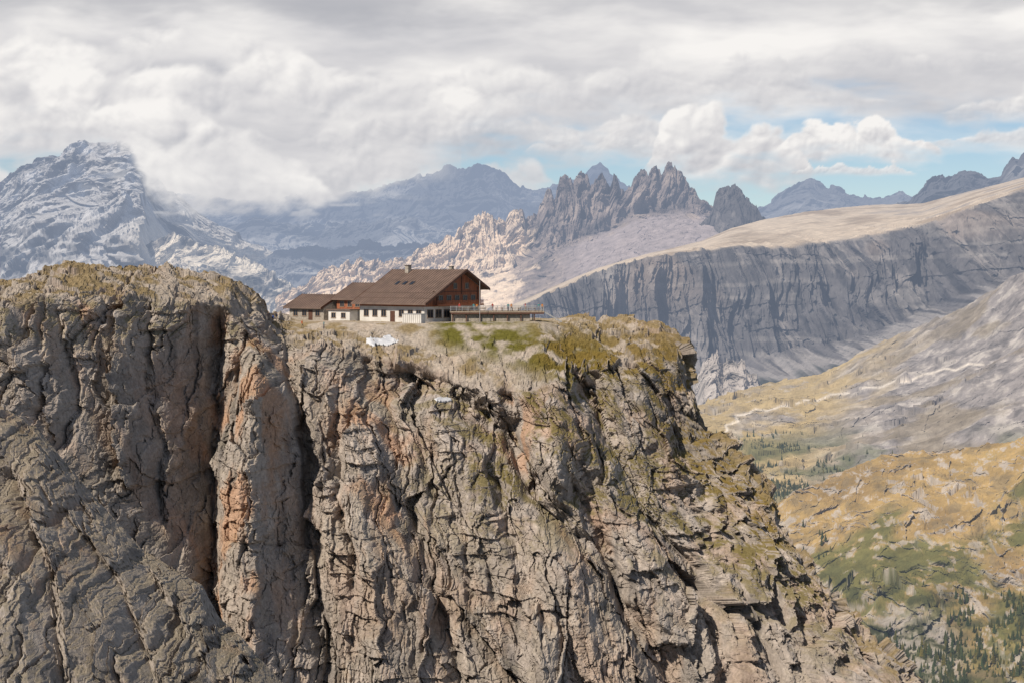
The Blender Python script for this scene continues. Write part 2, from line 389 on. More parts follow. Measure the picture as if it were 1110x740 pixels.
mountain("sunlit_ridge",[rr(A2,120,-900),rr(A2,40,-300),A2,rr(A2,40,400)],60,380,340,[50,80,20],farcloud,300,90,colA2,spike=25,seed=330)
Bc=[(150,214),(200,212),(250,220),(290,218),(330,214),(350,211),(400,208),(440,199),(455,190),(470,193),(485,186),(500,187),(520,181),(540,184),(555,197),(575,203),(590,204),(615,200),(632,192),(640,183),(650,178),(660,186),(672,196),(700,215),(780,235),(900,260)]
Bc=[(p,y,16000) for p,y in Bc]
def colB(P,N,X,Y,V,d):
    C=base(P,(0.21,0.22,0.24));n=fbm(P[...,0]/600,P[...,1]/600,P[...,2]/400,4,341)
    return mixc(C,(0.72,0.71,0.69),sstep(0.03,0.25,n)*0.7)
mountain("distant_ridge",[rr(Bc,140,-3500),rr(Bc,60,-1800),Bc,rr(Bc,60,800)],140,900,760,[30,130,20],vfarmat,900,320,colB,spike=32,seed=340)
B2=[(200,262),(240,246),(280,240),(330,248),(370,240),(400,244),(430,236),(470,246),(520,252),(600,262),(800,280)]
B2=[(p,y,12500) for p,y in B2]
mountain("distant_ridge",[rr(B2,110,-2500),rr(B2,45,-1200),B2,rr(B2,60,800)],200,800,600,[30,90,20],vfarmat,700,230,colB,spike=32,seed=360)
B3=[(240,300),(290,276),(330,268),(360,272),(400,262),(440,266),(480,262),(520,275),(600,290)]
B3=[(p,y,9500) for p,y in B3]
mountain("distant_ridge",[rr(B3,90,-1500),rr(B3,35,-700),B3,rr(B3,60,500)],240,600,460,[30,80,20],vfarmat,450,150,colB,spike=28,seed=365)
E=[(760,240),(800,232),(830,222),(850,209),(862,202),(876,197),(890,203),(905,206),(930,214),(945,217),(960,212),(975,207),(990,214),(1040,222),(1200,215)]
E=[(p,y,13000) for p,y in E]
def colE(P,N,X,Y,V,d):
    C=base(P,(0.24,0.24,0.25));n=fbm(P[...,0]/400,P[...,1]/400,P[...,2]/300,4,371)
    return mixc(C,(0.78,0.76,0.73),sstep(-.05,0.25,n)*0.65)
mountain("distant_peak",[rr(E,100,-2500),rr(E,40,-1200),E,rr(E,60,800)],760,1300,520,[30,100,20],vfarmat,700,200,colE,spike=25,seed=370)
E2=[(930,240),(960,226),(985,217),(1000,201),(1012,194),(1030,192),(1042,185),(1055,187),(1066,192),(1080,193),(1090,180),(1097,172),(1103,176),(1110,166),(1140,160),(1300,150)]
E2=[(p,y,8500) for p,y in E2]
def colE2(P,N,X,Y,V,d):
    C=base(P,(0.12,0.12,0.13));n=fbm(P[...,0]/250,P[...,1]/250,P[...,2]/250,4,381)
    return mixc(C,(0.4,0.39,0.38),sstep(0.05,0.35,n)*0.6)
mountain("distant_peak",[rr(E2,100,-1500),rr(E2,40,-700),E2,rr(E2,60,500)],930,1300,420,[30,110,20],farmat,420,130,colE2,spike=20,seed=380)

Cc=[(300,322),(335,308),(345,297),(360,287),(366,290),(378,284),(384,288),(392,281),(400,286),(412,282),(418,286),(430,281),(445,278),(452,272),(460,270),(470,264),(478,264),(484,256),(492,258),(497,251),(505,243),(512,240),(520,233),(530,232),(536,239),(548,241),(552,231),(557,227),(566,227),(570,236),(576,232),(582,233),(586,222),(590,214),(594,203),(598,205),(601,215),(604,205),(607,192),(612,187),(619,188),(622,197),(626,190),(631,185),(637,186),(640,199),(643,203),(646,193),(652,188),(656,198),(661,203),(665,191),(669,193),(672,206),(678,210),(684,205),(687,194),(691,187),(698,186),(702,193),(705,187),(711,183),(716,191),(720,183),(724,178),(730,181),(734,190),(738,187),(743,193),(747,203),(753,204),(758,214),(766,219),(774,229),(792,238),(830,250),(900,260)]
Cc=[(p,y,6200) for p,y in Cc]
Cm=[(300,345,6000),(345,318,6000),(480,300,5950),(560,288,5950),(600,270,6000),(630,258,6010),(660,248,6030),(690,232,6060),(740,228,6090),(775,236,6090),(800,246,6090),(900,268,6090)]
Cf=[(300,380,5400),(480,350,5400),(600,318,5400),(650,290,5400),(700,280,5400),(800,268,5400),(900,270,5400)]
def colC(P,N,X,Y,V,d):
    C=base(P,(0.265,0.22,0.205));x,y,z=P[...,0],P[...,1],P[...,2];n=fbm(x/60,y/120,z/220,5,401,g=.6)
    C=mixc(C,(0.48,0.39,0.33),sstep(0,0.25,n)*0.75)
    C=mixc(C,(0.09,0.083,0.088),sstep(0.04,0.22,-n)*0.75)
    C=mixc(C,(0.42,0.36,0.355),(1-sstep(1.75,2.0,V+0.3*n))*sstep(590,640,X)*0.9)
    lit=(1-sstep(548,575,X+60*n))  # sunlit left wall: mask for warm light painted into the rock colour
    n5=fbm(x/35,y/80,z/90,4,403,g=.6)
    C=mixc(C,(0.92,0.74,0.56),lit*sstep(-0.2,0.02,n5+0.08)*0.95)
    return C
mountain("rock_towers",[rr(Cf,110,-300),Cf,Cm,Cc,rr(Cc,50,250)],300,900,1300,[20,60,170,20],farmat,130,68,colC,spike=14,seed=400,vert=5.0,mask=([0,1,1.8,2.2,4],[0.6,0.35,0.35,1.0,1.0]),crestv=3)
Be=[(756,246),(768,236),(773,222),(776,211),(780,205),(785,202),(791,203),(797,201),(803,205),(807,212),(812,218),(819,224),(825,234),(834,243),(840,248)]
Be=[(p,y,5900) for p,y in Be]
def colBe(P,N,X,Y,V,d):
    C=base(P,(0.13,0.12,0.12));n=fbm(P[...,0]/40,P[...,1]/60,P[...,2]/90,4,411)
    return mixc(C,(0.3,0.27,0.25),sstep(0.0,0.35,n)*0.6)
mountain("rock_tower",[rr(Be,60,-160),rr(Be,30,-80),Be,rr(Be,40,100)],756,840,240,[30,80,20],farmat,90,26,colBe,spike=10,seed=410,vert=4)

Dt=[(540,338,5000),(600,311,5100),(650,290,5200),(700,276,5200),(760,262,5200),(790,249,5300),(830,238,5400),(880,229,5500),(940,223,5600),(1000,221,5600),(1050,208,5500),(1110,193,5400),(1300,165,5300)]
Dr=[(540,345,4300),(600,316,4200),(650,294,4200),(700,280,4200),(760,272,4150),(800,270,4150),(850,270,4100),(900,264,4100),(950,256,4050),(1000,246,4000),(1050,228,3900),(1110,208,3800),(1300,185,3700)]
Db=[(540,410,4100),(600,360,4050),(650,380,4000),(700,394,3950),(760,400,3900),(850,382,3850),(900,374,3850),(950,360,3800),(1000,338,3750),(1110,294,3600),(1300,255,3500)]
Df=[(540,450,3500),(740,437,3450),(800,420,3400),(900,408,3350),(1000,378,3300),(1110,335,3200),(1300,300,3100)]
def colD(P,N,X,Y,V,d):
    x,y,z=P[...,0],P[...,1],P[...,2]
    o=x*0
    sx=x+0.12*z+12*perlin(x/90,o,z/120,429)
    C=base(P,(0.14,0.13,0.13));n=fbm(sx/80,o,z/160,5,421,g=.6);n2=fbm(sx/15,o,z/120,5,422,g=.65)  # wall albedo kept low to stand in for cloud shadow
    C=mixc(C,(0.30,0.27,0.25),sstep(-.02,0.2,n+.7*n2)*0.8);C=mixc(C,(0.045,0.045,0.05),sstep(0.0,0.18,n2)*0.8)
    bz=perlin(x/500,o,(z-0.03*x+10*perlin(x/150,o,z/80,427))/14,428)
    C=mixc(C,(0.34,0.31,0.285),sstep(0.05,0.25,bz)*0.5*sstep(-.2,.1,n))
    C=mixc(C,(0.38,0.30,0.245),sstep(0.1,0.3,fbm(x/200,o,z/150,3,425))*sstep(2.3,2.9,V)*0.5)
    top=sstep(2.97,3.08,V)
    tn=fbm(x/160,y/250,z*0,4,423)
    tc=mixc(base(P,(0.62,0.51,0.385)),(0.33,0.25,0.17),sstep(-0.05,0.3,tn)*0.8)  # pale limestone and grass, brightened to paint the top as sunlit
    tc=mixc(tc,(0.22,0.20,0.20),sstep(0.0,0.3,-tn)*0.6*sstep(850,1000,X))
    C=C*(1-top[...,None])+tc*top[...,None]
    fan=fbm(sx/48,o,z/600,3,424,ridged=True)
    foot=1-sstep(1.2,1.4,V-0.95*np.clip(fan-.1,-.2,1)-0.12*n2)
    C=mixc(C,(0.31,0.285,0.27),foot*0.85*(V<2.75))
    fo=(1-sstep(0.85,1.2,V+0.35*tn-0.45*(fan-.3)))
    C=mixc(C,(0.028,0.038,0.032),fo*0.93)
    return C
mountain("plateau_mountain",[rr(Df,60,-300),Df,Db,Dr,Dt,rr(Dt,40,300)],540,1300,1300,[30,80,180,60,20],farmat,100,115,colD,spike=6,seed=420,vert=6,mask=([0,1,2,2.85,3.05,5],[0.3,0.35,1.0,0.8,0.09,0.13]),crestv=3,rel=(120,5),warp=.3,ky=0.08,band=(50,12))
Hc=[(735,436),(748,425),(756,408),(763,392),(770,384),(776,381),(783,395),(789,389),(797,392),(806,391),(812,402),(820,408),(835,432)]
Hc=[(p,y,2900) for p,y in Hc]
def colH(P,N,X,Y,V,d):
    C=base(P,(0.48,0.43,0.39));n=fbm(P[...,0]/20,P[...,1]/25,P[...,2]/35,4,431)
    return mixc(C,(0.14,0.13,0.12),sstep(0,0.3,n)*0.7)
mountain("rocky_outcrop",[rr(Hc,60,-150),rr(Hc,25,-60),Hc,rr(Hc,40,100)],735,835,240,[30,70,20],farmat,45,16,colH,spike=10,seed=430,vert=2)
Fc=[(660,480,2300),(750,446,2400),(800,426,2600),(840,418,2700),(860,414,2700),(900,404,2700),(930,386,2650),(970,368,2600),(1010,350,2500),(1040,338,2450),(1070,318,2400),(1110,296,2300),(1300,235,2200)]
F1r=[(660,500,1950),(750,468,2000),(800,452,2150),(900,440,2200),(1000,415,2150),(1110,375,2000),(1300,320,1900)]
F2r=[(660,560,1600),(750,515,1650),(800,510,1700),(900,490,1800),(1000,475,1750),(1110,450,1650),(1300,420,1600)]
F3r=[(660,640,1400),(800,590,1400),(900,560,1420),(1000,545,1420),(1110,530,1400),(1300,500,1350)]
F4r=rr(F3r,260,-150)
trail=[[(784,482),(781,474),(789,466),(786,460),(800,456),(797,450),(812,448),(818,443),(832,445),(846,439),(858,440),(872,433),(886,434),(900,427),(918,426),(938,419),(952,420),(970,412),(985,413),(1000,405),(1010,404)],[(1010,404),(1024,399),(1036,401),(1050,394),(1066,395)]]
def colF(P,N,X,Y,V,d):
    x,y,z=P[...,0],P[...,1],P[...,2]
    n=fbm(x/110,y/160,z/100,5,441);n2=fbm(x/26,y/45,z/30,5,442,g=.62)
    C=base(P,(0.29,0.262,0.25))  # valley greys lowered in albedo to stand in for cloud shadow
    C=mixc(C,(0.12,0.112,0.11),sstep(0,0.2,n2)*0.65)
    C=mixc(C,(0.52,0.475,0.43),sstep(0.05,0.2,-n2)*0.7)
    me=(1-sstep(870,975,X+140*n+(Y-450)*0.5))
    C=mixc(C,(0.44,0.33,0.15),me*sstep(-0.4,-0.05,n)*0.88)
    C=mixc(C,(0.46,0.41,0.355),me*sstep(0.12,0.26,n2)*0.65)
    C=mixc(C,(0.11,0.122,0.046),sstep(-0.04,0.14,n)*sstep(452,495,Y)*0.82)
    C=mixc(C,(0.24,0.19,0.115),(1-me)*sstep(0.02,0.2,-n)*0.6)
    for t in trail:
        D=polydist(X+2.0*n2,Y+2.0*n2,t);C=mixc(C,(0.74,0.67,0.58),np.exp(-(D/1.25)**2)*0.85)
    return C
PF,NF,XF,YF,VF=mountain("hillside_meadow",[F4r,F3r,F2r,F1r,Fc,rr(Fc,40,150)],660,1300,1000,[50,130,150,140,20],hillmat,170,22,colF,seed=440,vert=0.8,rel=(70,7,22,8),crestv=4)
Gc=[(740,650,1150),(800,588,1150),(830,560,1150),(860,538,1160),(900,520,1180),(930,507,1180),(950,500,1180),(985,493,1180),(1010,491,1180),(1060,488,1160),(1110,474,1130),(1300,440,1100)]
G1=[(740,740,1000),(860,640,1000),(950,590,1020),(1110,560,1010),(1300,520,980)]
G2=[(740,900,830),(860,800,830),(950,760,850),(1110,740,850),(1300,700,830)]
def colG(P,N,X,Y,V,d):
    x,y,z=P[...,0],P[...,1],P[...,2]
    n=fbm(x/55,y/80,z/50,5,451);n2=fbm(x/11,y/18,z/9,5,452,g=.58)
    C=base(P,(0.40,0.28,0.12))
    C=mixc(C,(0.22,0.145,0.068),sstep(0.0,0.3,-n)*0.55)
    C=mixc(C,(0.45,0.40,0.35),sstep(0.03,0.16,n2+0.5*(0.66-N[...,2]))*0.85)
    C=mixc(C,(0.15,0.137,0.11),sstep(0.05,0.22,-n2)*0.4)
    gm=sstep(-0.12,0.12,n+0.45*sstep(555,660,Y)-0.13)
    C=mixc(C,(0.11,0.12,0.04),gm*0.82*(1-0.78*sstep(0.07,0.17,n2)))
    C=mixc(C,(0.042,0.05,0.027),gm*sstep(0.0,0.15,-n2+.1*n)*sstep(590,670,Y)*0.8)  # dark forest patches; lower slope also darkened to paint in cloud shadow
    C=mixc(C,(0.36,0.325,0.295),sstep(640,690,Y+50*n)*sstep(930,970,X)*(1-sstep(1020,1060,X))*0.8*sstep(-0.2,0.1,n2))
    return C
PG,NG,XG,YG,VG=mountain("grassy_slope",[rr(G2,300,-150),G2,G1,Gc,rr(Gc,60,80)],740,1300,900,[50,190,190,20],hillmat,80,15,colG,seed=450,vert=0.8,rel=(32,4.5,11,5.5),crestv=3)
print("mountains",time.time()-T0)
gx=np.linspace(-60000,60000,160);gy=np.concatenate([np.linspace(-60000,-4000,30),np.linspace(-3000,6000,60),np.linspace(6500,80000,60)])
GX,GY=np.meshgrid(gx,gy);P=np.stack([GX,GY,-900+0*GX],-1)
P[...,2]+=fbm(GX/4000,GY/4000,GX*0,3,461)*120
C=mixc(base(P,(0.08,0.09,0.05)),(0.25,0.2,0.12),sstep(0,0.3,fbm(GX/1500,GY/1500,GX*0,3,462)))
grid_mesh("valley_ground",P,C,farmat)

# ================================================================ CLOUDS
def billow(X,Y,s,o,seed):
    r=0;a=1;t=0
    for i in range(o):
        r=r+a*np.abs(perlin(X/s*2.05**i+i*3.1,Y*1.25/s*2.05**i+i*7.7,X*0+seed*.37,seed+i));t+=a;a*=0.49
    return r/t*2.2
GREY=np.array((0.46,0.47,0.515));MID=np.array((0.68,0.67,0.685));WHT=np.array((0.93,0.905,0.88))
def tonecol(t):
    t=np.clip(t,0,1)[...,None]
    return np.where(t<.5,GREY+(MID-GREY)*t*2,MID+(WHT-MID)*(t-.5)*2)
LAY=[ # x0,x1,base,height,tone,seed,density,softness
 (-350,560,118,98,.84,3,1,.6),(360,1000,112,62,.72,4,.85,.7),(760,1500,74,40,.66,5,.6,1.0),
 (-350,330,158,92,.88,6,1,.5),(300,790,158,64,.66,7,.9,.6),(690,890,186,72,.80,8,1,.3),
 (835,1030,165,46,.86,9,1,.3),(985,1500,156,26,.70,10,.8,.6),(1010,1300,124,36,.7,17,.8,.6),
 (300,620,204,58,.62,12,.85,.8),(560,740,166,34,.70,13,.7,.6),(850,1000,188,12,.76,14,.8,.3),(-120,410,226,96,.76,19,1,.7)]
def clouds(X,Y):
    w1=perlin(X/90,Y/60,X*0,601)*12;w2=perlin(X/90,Y/60,X*0+5,602)*8
    Xw=X+w1;Yw=Y+w2
    st=fbm(Xw/230,Yw/60,X*0,6,603,g=.5)
    C=tonecol(0.60+1.3*st+0.10*sstep(600,900,X));
    Al=1-sstep(95,170,Y+90*fbm(Xw/150,Yw/36,X*0,5,604)-20*(X<500))*1.0
    Al=Al*(1-0.45*sstep(0.12,0.35,fbm(Xw/120,Yw/26,X*0,5,606))*sstep(650,800,X)*sstep(60,110,Y))
    for (x0,x1,b,h,tone,sd,den,sf) in LAY:
        s=h*1.35
        H=billow(Xw,Yw,s,6,610+sd*10);H1=billow(Xw,Yw,s,5,610+sd*10);H2=billow(Xw+s*.045,Yw+s*.05,s,5,610+sd*10)
        win=sstep(x0,x0+.22*(x1-x0),X)*(1-sstep(x1-.22*(x1-x0),x1,X))
        prof=h*(0.40+0.60*sstep(-0.35,0.3,fbm(X/(h*1.6),X*0,X*0+sd,2,640+sd)))*win*(0.6+.4*den)+1e-3
        Dh=(b-Y)/prof
        bn=fbm(X/50,Y/16,X*0,5,700+sd)
        a=sstep(0.0,0.07+0.5*sf,1.0-Dh+0.95*(H-0.42))*sstep(-0.45,0.25,(b-Y)/h+0.7*bn)*sstep(0,.25,win)
        t=tone-0.34+0.46*np.clip(Dh,0,1)+(H1-H2)*-2.0*(1-.7*sf)+0.22*(H-0.42)+0.40*fbm(X/110,Y/45,X*0,4,720+sd)
        a=a*den
        C=C*(1-a[...,None])+tonecol(t)*a[...,None]
        Al=Al+(1-Al)*a
    dk=(1-sstep(-6,36,Y+60*st))*0.6*(0.35+0.65*(1-sstep(560,700,X))+.5*sstep(900,1000,X))
    C=C*(1-dk[...,None])+GREY*0.88*dk[...,None]
    hz=sstep(120,250,Y)*0.2
    C=C*(1-hz[...,None])+np.array((0.66,0.67,0.70))*hz[...,None]
    return C,Al
def cloudmat():
    m=bpy.data.materials.new("cloud");m.use_nodes=True;nt=m.node_tree;nt.nodes.clear();L=nt.links.new
    at=nn(nt,'ShaderNodeAttribute',attribute_name="Col");e=nn(nt,'ShaderNodeEmission');t=nn(nt,'ShaderNodeBsdfTransparent');ms=nn(nt,'ShaderNodeMixShader');o=nn(nt,'ShaderNodeOutputMaterial')
    L(at.outputs['Color'],e.inputs[0]);L(at.outputs['Alpha'],ms.inputs[0]);L(t.outputs[0],ms.inputs[1]);L(e.outputs[0],ms.inputs[2]);L(ms.outputs[0],o.inputs[0])
    m.cycles.emission_sampling='NONE';return m
cm=cloudmat()
gx=np.arange(-320,1440,1.8);gy=np.arange(-330,300,1.6)
X,Y=np.meshgrid(gx,gy);Rr=60000.0
azm=np.arctan((X-555)/F);P=np.stack([np.sin(azm)*Rr,np.cos(azm)*Rr,(290-Y)/F*Rr*np.cos(azm)],-1)
C,Al=clouds(X,Y)
ed=sstep(-320,-230,X)*(1-sstep(1350,1435,X))*sstep(-325,-240,Y)
Al=np.clip(Al,0,1)*ed
grid_mesh("sky",P[::-1],np.concatenate([C,Al[...,None]],-1)[::-1],cm)
gx=np.arange(20,540,1.4);gy=np.arange(90,262,1.4)
X,Y=np.meshgrid(gx,gy);R2=9000-0.0*X
P=np.stack([(X-555)/F*R2,R2,(290-Y)/F*R2],-1)
C,Al=clouds(X,Y)
n=fbm(X/60,Y/34,X*0,6,801,g=.58)
edge=np.interp(X,[20,90,140,160,185,230,300,350,400,460,540],[134,154,164,200,220,228,227,220,208,198,180])
al=sstep(-10,14,edge-Y+34*n)*sstep(20,60,X)*(1-sstep(420,520,X+50*n))*sstep(92,125,Y)
wis=sstep(0.0,0.25,fbm(X/50,Y/11,X*0,5,803))*sstep(175,200,Y)*(1-sstep(225,246,Y))*(1-sstep(300,500,X))*sstep(70,150,X)*0.6
al=np.clip(np.maximum(al,wis),0,1)
grid_mesh("cloud_bank",P[::-1],np.concatenate([C,al[...,None]],-1)[::-1],cm)
print("clouds",time.time()-T0)

# ================================================================ CONIFERS
def forest(name,pts,hs):
    V=[];Fc=[];Cl=[];o=0
    for (p,h) in zip(pts,hs):
        r=h*rng.uniform(0.17,0.26);tint=rng.uniform(0.8,1.4);yel=rng.uniform(0,1)**3
        c=np.array((0.05+0.09*yel,0.068+0.05*yel,0.032))*tint
        for k in range(4):
            a=k*math.pi/2;V.append((p[0]+math.cos(a)*h*.02,p[1]+math.sin(a)*h*.02,p[2]-1));Cl.append((.1,.07,.05,1))
        V.append((p[0],p[1],p[2]+h*.9));Cl.append((.1,.07,.05,1))
        for k in range(4): Fc.append((o+k,o+(k+1)%4,o+4))
        o+=5
        for L in range(4):
            zb=h*(0.1+0.2*L);zt=zb+h*0.34 if L<3 else h
            rr_=r*(1-0.22*L);n=7;s=o
            ph=rng.uniform(0,6)
            for k in range(n*2):
                a=ph+k*math.pi/n;q=rr_*(rng.uniform(0.8,1.2) if k%2==0 else 0.5)
                V.append((p[0]+math.cos(a)*q,p[1]+math.sin(a)*q,p[2]+zb-(0.05*h if k%2==0 else 0)));Cl.append((*(c*(1.25 if k%2==0 else .6)),1))
            V.append((p[0],p[1],p[2]+zt));Cl.append((*c,1));o+=n*2+1
            for k in range(n*2): Fc.append((s+k,s+(k+1)%(n*2),s+n*2))
    me=bpy.data.meshes.new(name);me.from_pydata(V,[],Fc);me.update()
    a=me.color_attributes.new("Col",'FLOAT_COLOR','POINT');a.data.foreach_set("color",np.array(Cl,np.float32).reshape(-1))
    ob=bpy.data.objects.new(name,me);scene.collection.objects.link(ob);me.materials.append(hillmat)
def scatter(P,X,Y,n,dens):
    w=np.clip(dens,0,None)*(X>700)*(X<1290);w=w.reshape(-1);w=w/w.sum()
    i=rng.choice(w.size,n,p=w,replace=False);return P.reshape(-1,3)[i]
x,y,z=PG[...,0],PG[...,1],PG[...,2]
n=fbm(x/38,y/60,z/30,5,471,g=.6)
dens=sstep(0.05,0.25,n+0.45*sstep(590,740,YG)-0.18)**1.5*sstep(560,640,YG)*(YG<900)+0.002*(YG>520)*(YG<900)
pts=scatter(PG,XG,YG,3600,dens);forest("conifer_forest",pts,1.8+4.2*rng.uniform(0,1,len(pts))**1.8)
x,y,z=PF[...,0],PF[...,1],PF[...,2]
n=fbm(x/70,y/100,z/60,4,472)
dens=(np.exp(-(np.hypot((XF-825)/50,(YF-508)/22))**2)+0.6*np.exp(-(np.hypot((XF-870)/40,(YF-535)/22))**2)+0.01*sstep(440,520,YF))*sstep(-0.1,0.2,n)
pts=scatter(PF,XF,YF,1200,dens);forest("conifer_forest",pts,2.0+4.0*rng.uniform(0,1,len(pts))**1.5)
print("forest",time.time()-T0)

# ================================================================ SNOW PATCHES
snowmat=simple_mat("snow",(0.66,0.67,0.69),0.7,nscale=1.5,var=0.1,bump=0.05)
SM=boxblur(boxblur(MP,3,0),5,1)
def snow(cx,cy,rx,ry,lift=0.38):
    n=perlin(MP[...,0]/2.5,MP[...,1]/2.5,MP[...,2]/2.5,501)+.35*perlin(MP[...,0]/.8,MP[...,1]/.8,MP[...,2]/.8,502)
    m=(np.hypot((MX-cx)/rx,(MY-cy)/ry)+0.7*n<1)&(MP[...,1]<420)
    m&=np.hypot(MX-cx,(MY-cy)*1.5)<rx*2
    idx=-np.ones(m.shape,int);ii=np.argwhere(m)
    if len(ii)<10: return
    idx[m]=np.arange(len(ii))
    V=SM[m]+np.array((0,-0.1,lift))
    a=idx
    ok=(a[:-1,:-1]>=0)&(a[:-1,1:]>=0)&(a[1:,1:]>=0)&(a[1:,:-1]>=0)
    q=np.stack([a[:-1,:-1][ok],a[:-1,1:][ok],a[1:,1:][ok],a[1:,:-1][ok]],-1)
    me=bpy.data.meshes.new("snow_patch");me.from_pydata(V.tolist(),[],q.tolist());me.update()
    ob=bpy.data.objects.new("snow_patch",me);scene.collection.objects.link(ob);me.materials.append(snowmat)
    so_=ob.modifiers.new("t",'SOLIDIFY');so_.thickness=0.5;so_.offset=-1
    for p in me.polygons:p.use_smooth=True
snow(413,371,18,5.5);snow(481,434,9,2.5)

# ================================================================ BUILDING
wood=simple_mat("wood_cladding",(0.31,0.108,0.05),0.75,nscale=2,var=0.4,stretch=(3,3,0.3))
wooddk=simple_mat("dark_wood",(0.10,0.045,0.028),0.7,nscale=2,var=0.3)
roofm=simple_mat("brown_metal_roof",(0.165,0.112,0.088),0.7,nscale=.5,var=0.25)
roofl=simple_mat("roof_trim",(0.135,0.092,0.073),0.6)
plaster=simple_mat("white_plaster",(0.68,0.65,0.60),0.9,nscale=0.6,var=0.12)
stone=simple_mat("stone_wall",(0.34,0.30,0.25),0.9,nscale=3,var=0.35,bump=0.05)
glass=simple_mat("window_glass",(0.03,0.035,0.045),0.12,var=0.1,bump=0)
framem=simple_mat("window_frame",(0.30,0.22,0.16),0.6)
metal=simple_mat("grey_metal",(0.38,0.38,0.38),0.5,metal=0.2)
deckm=simple_mat("deck_wood",(0.30,0.24,0.18),0.8,nscale=3,var=0.3)
conc=simple_mat("concrete",(0.42,0.39,0.35),0.9,nscale=1,var=0.2)
def empty(name,loc,rz=0):
    e=bpy.data.objects.new(name,None);e.location=loc;e.rotation_euler=(0,0,rz);scene.collection.objects.link(e);return e
def meshobj(name,V,Fs,mat,par=None,bev=0):
    me=bpy.data.meshes.new(name);me.from_pydata(V,[],Fs);me.update()
    o=bpy.data.objects.new(name,me);scene.collection.objects.link(o);me.materials.append(mat)
    if par: o.parent=par
    if bev:
        b=o.modifiers.new("b",'BEVEL');b.width=bev;b.segments=1
    return o
def boxes(name,L,mat,par):
    V=[];Fs=[]
    for (x0,x1,y0,y1,z0,z1) in L:
        o=len(V)
        V+=[(x0,y0,z0),(x1,y0,z0),(x1,y1,z0),(x0,y1,z0),(x0,y0,z1),(x1,y0,z1),(x1,y1,z1),(x0,y1,z1)]
        Fs+=[(o,o+3,o+2,o+1),(o+4,o+5,o+6,o+7),(o,o+1,o+5,o+4),(o+1,o+2,o+6,o+5),(o+2,o+3,o+7,o+6),(o+3,o,o+4,o+7)]
    return meshobj(name,V,Fs,mat,par)
def prism(name,prof,x0,x1,mat,par):
    n=len(prof);V=[(x0,y,z) for y,z in prof]+[(x1,y,z) for y,z in prof]
    Fs=[tuple(range(n)),tuple(reversed(range(n,2*n)))]+[(i,i+n,(i+1)%n+n,(i+1)%n) for i in range(n)]
    Fs=[tuple(reversed(f)) for f in Fs]
    return meshobj(name,V,Fs,mat,par)
TH=math.radians(40)
ZB=-11.6
lodge=empty("mountain_lodge",((460-555)/F*402,402,ZB),-TH)
def roof(name,y0,z0,yr,zr,y1,z1,x0,x1,par,t=0.3):
    prof=[(y0,z0),(yr,zr),(y1,z1),(y1,z1-t),(yr,zr-t),(y0,z0-t)]
    prism(name,prof,x0,x1,roofm,par)
    V=[];Fs=[]
    def seam(xa,xb,h):
        o=len(V)
        for (yy,zz) in ((y0,z0),(yr,zr),(y1,z1)):
            V.extend([(xa,yy,zz+0.004),(xb,yy,zz+0.004),(xb,yy,zz+h),(xa,yy,zz+h)])
        for k in (0,4):
            a=o+k
            Fs.extend([(a+3,a+2,a+6,a+7),(a,a+3,a+7,a+4),(a+2,a+1,a+5,a+6)])
        Fs.append((o,o+1,o+2,o+3));Fs.append((o+8,o+11,o+10,o+9))
    x=x0+.6
    while x<x1-.3: seam(x,x+.07,.10);x+=.8
    meshobj(name+"_seams",V,Fs,roofl,par)
    prism(name+"_barge_r",[(y0,z0+.1),(yr,zr+.1),(y1,z1+.1),(y1,z1-.45),(yr,zr-.45),(y0,z0-.45)],x1+.003,x1+.12,wooddk,par)
    prism(name+"_barge_l",[(y0,z0+.1),(yr,zr+.1),(y1,z1+.1),(y1,z1-.45),(yr,zr-.45),(y0,z0-.45)],x0-.12,x0-.003,wooddk,par)
def win_front(L,y,w,h,par,tag):
    fr=[];gl=[]
    for x,z in L:
        fr+=[(x-w/2-.1,x+w/2+.1,y-.09,y,z+h/2,z+h/2+.12),(x-w/2-.15,x+w/2+.15,y-.14,y,z-h/2-.12,z-h/2),(x-w/2-.1,x-w/2,y-.09,y,z-h/2,z+h/2),(x+w/2,x+w/2+.1,y-.09,y,z-h/2,z+h/2),(x-.03,x+.03,y-.07,y-.02,z-h/2,z+h/2)]
        gl+=[(x-w/2,x+w/2,y-.015,y+.02,z-h/2,z+h/2)]
    boxes("window_frames_"+tag,fr,framem,par);boxes("window_glass_"+tag,gl,glass,par)
def win_side(L,x,w,h,par,tag):
    fr=[];gl=[]
    for y,z in L:
        fr+=[(x,x+.09,y-w/2-.1,y+w/2+.1,z+h/2,z+h/2+.12),(x,x+.14,y-w/2-.15,y+w/2+.15,z-h/2-.12,z-h/2),(x,x+.09,y-w/2-.1,y-w/2,z-h/2,z+h/2),(x,x+.09,y+w/2,y+w/2+.1,z-h/2,z+h/2),(x+.02,x+.07,y-.03,y+.03,z-h/2,z+h/2)]
        gl+=[(x-.02,x+.015,y-w/2,y+w/2,z-h/2,z+h/2)]
    boxes("window_frames_"+tag,fr,framem,par);boxes("window_glass_"+tag,gl,glass,par)
prism("walls",[(0,-2),(18,-2),(18,7.3),(11.7,10.7),(0,4.5)],-19,0,plaster,lodge)
prism("gable_cladding",[(0.02,3.3),(17.98,3.3),(17.98,7.2),(11.7,10.6),(0.02,4.5)],0.003,0.10,wood,lodge)
boxes("facade_cladding",[(-18.98,-0.02,-0.08,-0.003,3.3,4.45)],wood,lodge)
roof("main_roof",-1.5,3.95,11.7,11.15,19.3,7.0,-20.2,1.6,lodge)
win_front([(-17,1.8),(-14.4,1.8),(-11.8,1.8),(-6.6,1.8),(-4,1.8),(-1.6,1.8)],0,1.3,1.3,lodge,"facade")
boxes("entrance_door",[(-9.9,-8.5,-.06,-.003,0,2.3)],wooddk,lodge)
